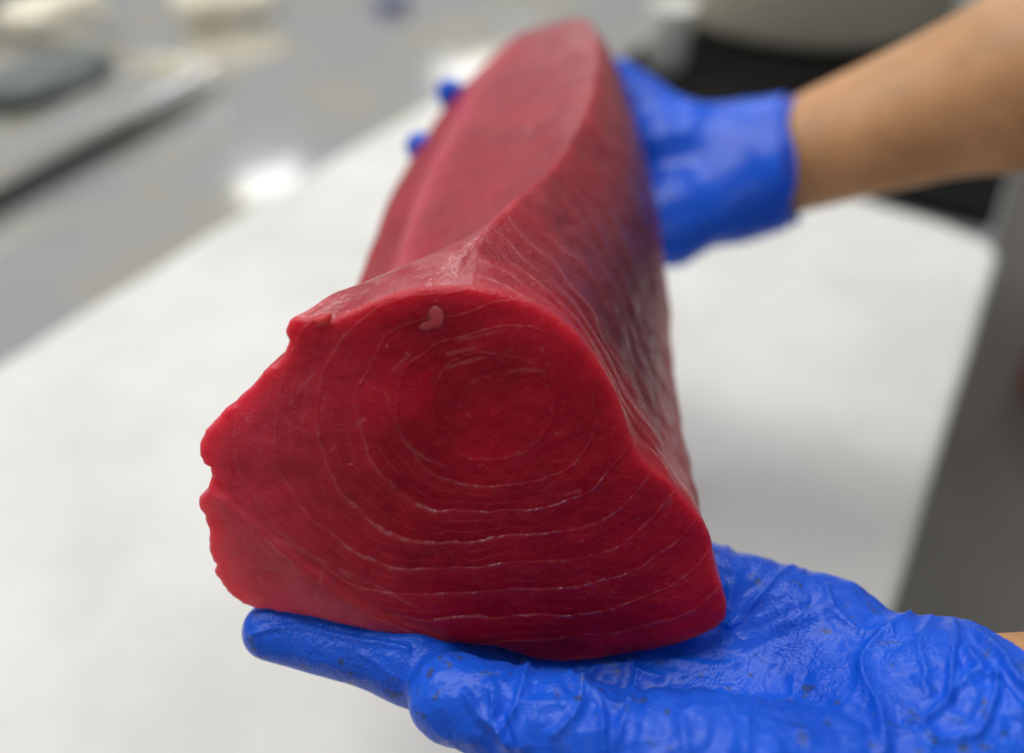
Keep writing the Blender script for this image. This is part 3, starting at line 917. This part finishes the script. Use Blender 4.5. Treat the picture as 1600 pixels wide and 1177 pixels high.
# paper: a sheet with soft waves, slightly turned-up left edge
LW = loc(C_L)[1]
na, nl = 140, 80
pv, pf = [], []
for i in range(na + 1):
    for k in range(nl + 1):
        a = -1.15 + 1.15 * i / na; l = LW * k / nl
        # rounded far right corner
        ca, cl = -a, l
        pv.append((a, l))
pv = np.array(pv)
tw = (0.0) * pv[:, 1] / LW
al = pv[:, 0] + loc(C_L)[0] * pv[:, 1] / LW * (1 + 0 * tw)
cr_ = .045
da, dl = np.maximum(0, al + cr_), np.maximum(0, cr_ - pv[:, 1])
rr_ = np.hypot(da, dl) / cr_; kx = np.where((da > 0) & (dl > 0) & (rr_ > 1), 1 / np.maximum(rr_, 1e-6), 1.0)
al = np.where(kx < 1, -cr_ + da * kx, al); pv[:, 1] = np.where(kx < 1, cr_ - dl * kx, pv[:, 1])
XY = C_R + al[:, None] * D1 + pv[:, 1:2] * D2
p3 = np.c_[XY, np.zeros(len(XY))]
zz = .006 + .007 * fbm(p3, 5, 2, 41) + .0012 * (.3 - np.abs(vnoise(p3, 13, 48))) + .0035 * np.exp(-(np.abs(pv[:, 1] - LW) / .02) ** 2) * (1 + vnoise(p3, 6, 44)) \
     + .004 * np.exp(-((pv[:, 0] + .02) / .03) ** 2) * (.6 + .6 * vnoise(p3, 7, 46))
zz += .006 * np.exp(-((pv[:, 0] + .22 + .1 * (pv[:, 1] - .2)) / .045) ** 2) * sstep(.35, .1, pv[:, 1]) + .003 * np.exp(-((pv[:, 0] + .42 - .2 * pv[:, 1]) / .03) ** 2)
zz = np.maximum(zz, .0012)
for i in range(na):
    for k in range(nl):
        b = i * (nl + 1) + k; pf.append((b, b + 1, b + nl + 2, b + nl + 1))
paper = mesh_obj('paper_sheet', np.c_[XY, zz], pf, M_PAPER)
sm = paper.modifiers.new('thickness', 'SOLIDIFY'); sm.thickness = .0006; sm.offset = 1
tag(paper, 'large sheet of white butcher paper spread on the steel table', 'paper')

fl = bmesh.new(); bmesh.ops.create_grid(fl, x_segments=2, y_segments=2, size=6)
bmesh.ops.translate(fl, vec=(0, 2, -.85), verts=fl.verts[:])
floor = bm_obj('floor', fl, M_FLOOR, smooth=False); tag(floor, kind='structure')

# ------------------------------------------------------------------ blurred things behind
def lathe(prof, seg=64):
    bm = bmesh.new(); vs = []
    for r, z in prof:
        vs.append([bm.verts.new((r * math.cos(2 * math.pi * k / seg), r * math.sin(2 * math.pi * k / seg), z)) for k in range(seg)])
    for a, b in zip(vs[:-1], vs[1:]):
        for k in range(seg): bm.faces.new((a[k], a[(k + 1) % seg], b[(k + 1) % seg], b[k]))
    bm.faces.new(vs[0][::-1]); bm.faces.new(vs[-1])
    return bm

# black rubber mat behind the paper on the right
ma, ml = loc(at_z(1150, 120, .01)); 
mat_o = bm_obj('rubber_mat', put(box_bm((.62, .50, .012), .003), wpt(.335, .262, .0065)), M_BLACK)
tag(mat_o, 'black rubber mat on the table beyond the paper, behind the raised bare forearm', 'mat')
# wide steel pan on the mat
bc = at_z(1290, 92, .0135)
bowl = empty('enamel_pan', (bc[0] + .02, bc[1] + .235, .0135), 'wide round cream enamel pan standing on the black mat', 'pan')
prof = [(.0005, .0), (.205, .0), (.222, .006), (.232, .02), (.238, .12), (.246, .131), (.246, .135), (.236, .134), (.228, .022), (.205, .005), (.0005, .004)]
bm = lathe(prof); bmesh.ops.translate(bm, vec=tuple(bowl.location), verts=bm.verts[:])
bm_obj('shell', bm, M_STEEL_B, bowl)
bp = [np.array(bowl.location) + np.array([.246 * math.cos(t), .246 * math.sin(t), .133]) for t in np.linspace(0, 2 * math.pi, 96, endpoint=False)]
tube_loop('rim', bp, .004, M_STEEL_B, bowl)

# white cup beside the mat
cp = at_z(1043, 128, 0)
bm = lathe([(.0005, 0), (.022, 0), (.025, .003), (.030, .085), (.032, .088), (.030, .089), (.027, .086), (.022, .006), (.0005, .006)], 40)
bmesh.ops.translate(bm, vec=(cp[0], cp[1] + .03, .001), verts=bm.verts[:])
cup = bm_obj('plastic_cup', bm, M_WHITE); tag(cup, 'small white plastic cup standing between the loin tip and the black mat', 'cup')

# steel tray at the upper left
ta, tl = loc(at_z(0, 275, .029)); tb, tl2 = loc(at_z(338, 105, .029))
tr_dir = at_z(338, 105, .029) - at_z(0, 275, .029); tr_ang = math.atan2(tr_dir[1], tr_dir[0])
tr_o = at_z(338, 105, .029)
trd = tr_dir[:2] / np.linalg.norm(tr_dir[:2]); trn = np.array([-trd[1], trd[0]])
tray = empty('steel_tray', (tr_o[0], tr_o[1], 0), 'shallow stainless steel tray raised above the table at upper left', 'tray')
def tpt(a, l, z): p = np.array(tr_o[:2]) + trd * a + trn * l; return (p[0], p[1], z)
TLn, TWd = .9, .46
bm_obj('base', put(box_bm((TLn, TWd, .004), .0015), tpt(-TLn / 2, TWd / 2, .019), tr_ang), M_STEEL, tray)
for (a, l, sx, sy) in ((-TLn / 2, .003, TLn, .02), (-TLn / 2, TWd - .003, TLn, .02), (-.003, TWd / 2, .02, TWd - .03), (-TLn + .003, TWd / 2, .02, TWd - .03)):
    bm_obj('rim', put(box_bm((sx, sy, .014), .004, 3), tpt(a, l, .0285), tr_ang), M_STEEL, tray)
for a in (-.06, -TLn + .06):
    for l in (.12, TWd - .06):
        bm = bmesh.new(); bmesh.ops.create_cone(bm, cap_ends=True, segments=16, radius1=.012, radius2=.012, depth=.016)
        bm_obj('foot', put(bm, tpt(a, l, .0085)), M_BLACK, tray)

def pillow(size, seed, mat, name, center, rz, lump=.012):
    bm = bmesh.new(); bmesh.ops.create_uvsphere(bm, u_segments=40, v_segments=24, radius=1)
    P = np.array([v.co[:] for v in bm.verts])
    q = np.sign(P) * np.abs(P) ** .6 * np.array(size)
    d = fbm(P + seed * 3.1, 1.7, 3, seed)
    q = q * (1 + .16 * d)[:, None]
    for v, c in zip(bm.verts, q): v.co = c
    put(bm, center, rz)
    return bm_obj(name, bm, mat)
cl = at_z(55, 85, .06)
o = pillow((.085, .05, .011), 3, M_SLATE, 'cloth_or_reflection', (cl[0], cl[1], .0345), tr_ang); tag(o, 'dark slate folded cloth lying in the steel tray', 'cloth')
c2 = at_z(330, 8, .03)
o = pillow((.07, .06, .026), 5, M_CREAM, 'paper_packet', (c2[0], c2[1] + .05, .027), .4); tag(o, 'cream paper packet on the table just beyond the steel tray', 'packet')
c3 = at_z(60, 12, .06)
o = pillow((.07, .04, .02), 8, M_CREAM, 'paper_packet', (c3[0], c3[1] + .04, .043), .9); tag(o, 'cream paper packet lying in the steel tray behind the slate cloth', 'packet')
c4 = at_z(604, 4, .01)
o = pillow((.028, .05, .012), 9, M_BLUE, 'cloth_or_reflection', (c4[0], c4[1] + .03, .013), .2); tag(o, 'muted blue lump standing in for a reflection in the bare steel at top of the table', 'cloth')  # added lump, coloured to stand in for a bluish reflection in the steel
# red tub on the floor at the right
rb = at_z(1765, 480, -.55)
bm = lathe([(.0005, 0), (.13, 0), (.14, .01), (.16, .28), (.168, .285), (.168, .295), (.155, .295), (.132, .015), (.0005, .015)], 48)
bmesh.ops.translate(bm, vec=(rb[0] + .08, rb[1] + .05, -.849), verts=bm.verts[:])
o = bm_obj('plastic_tub', bm, M_RED); tag(o, 'red plastic tub on the floor right of the table', 'tub')
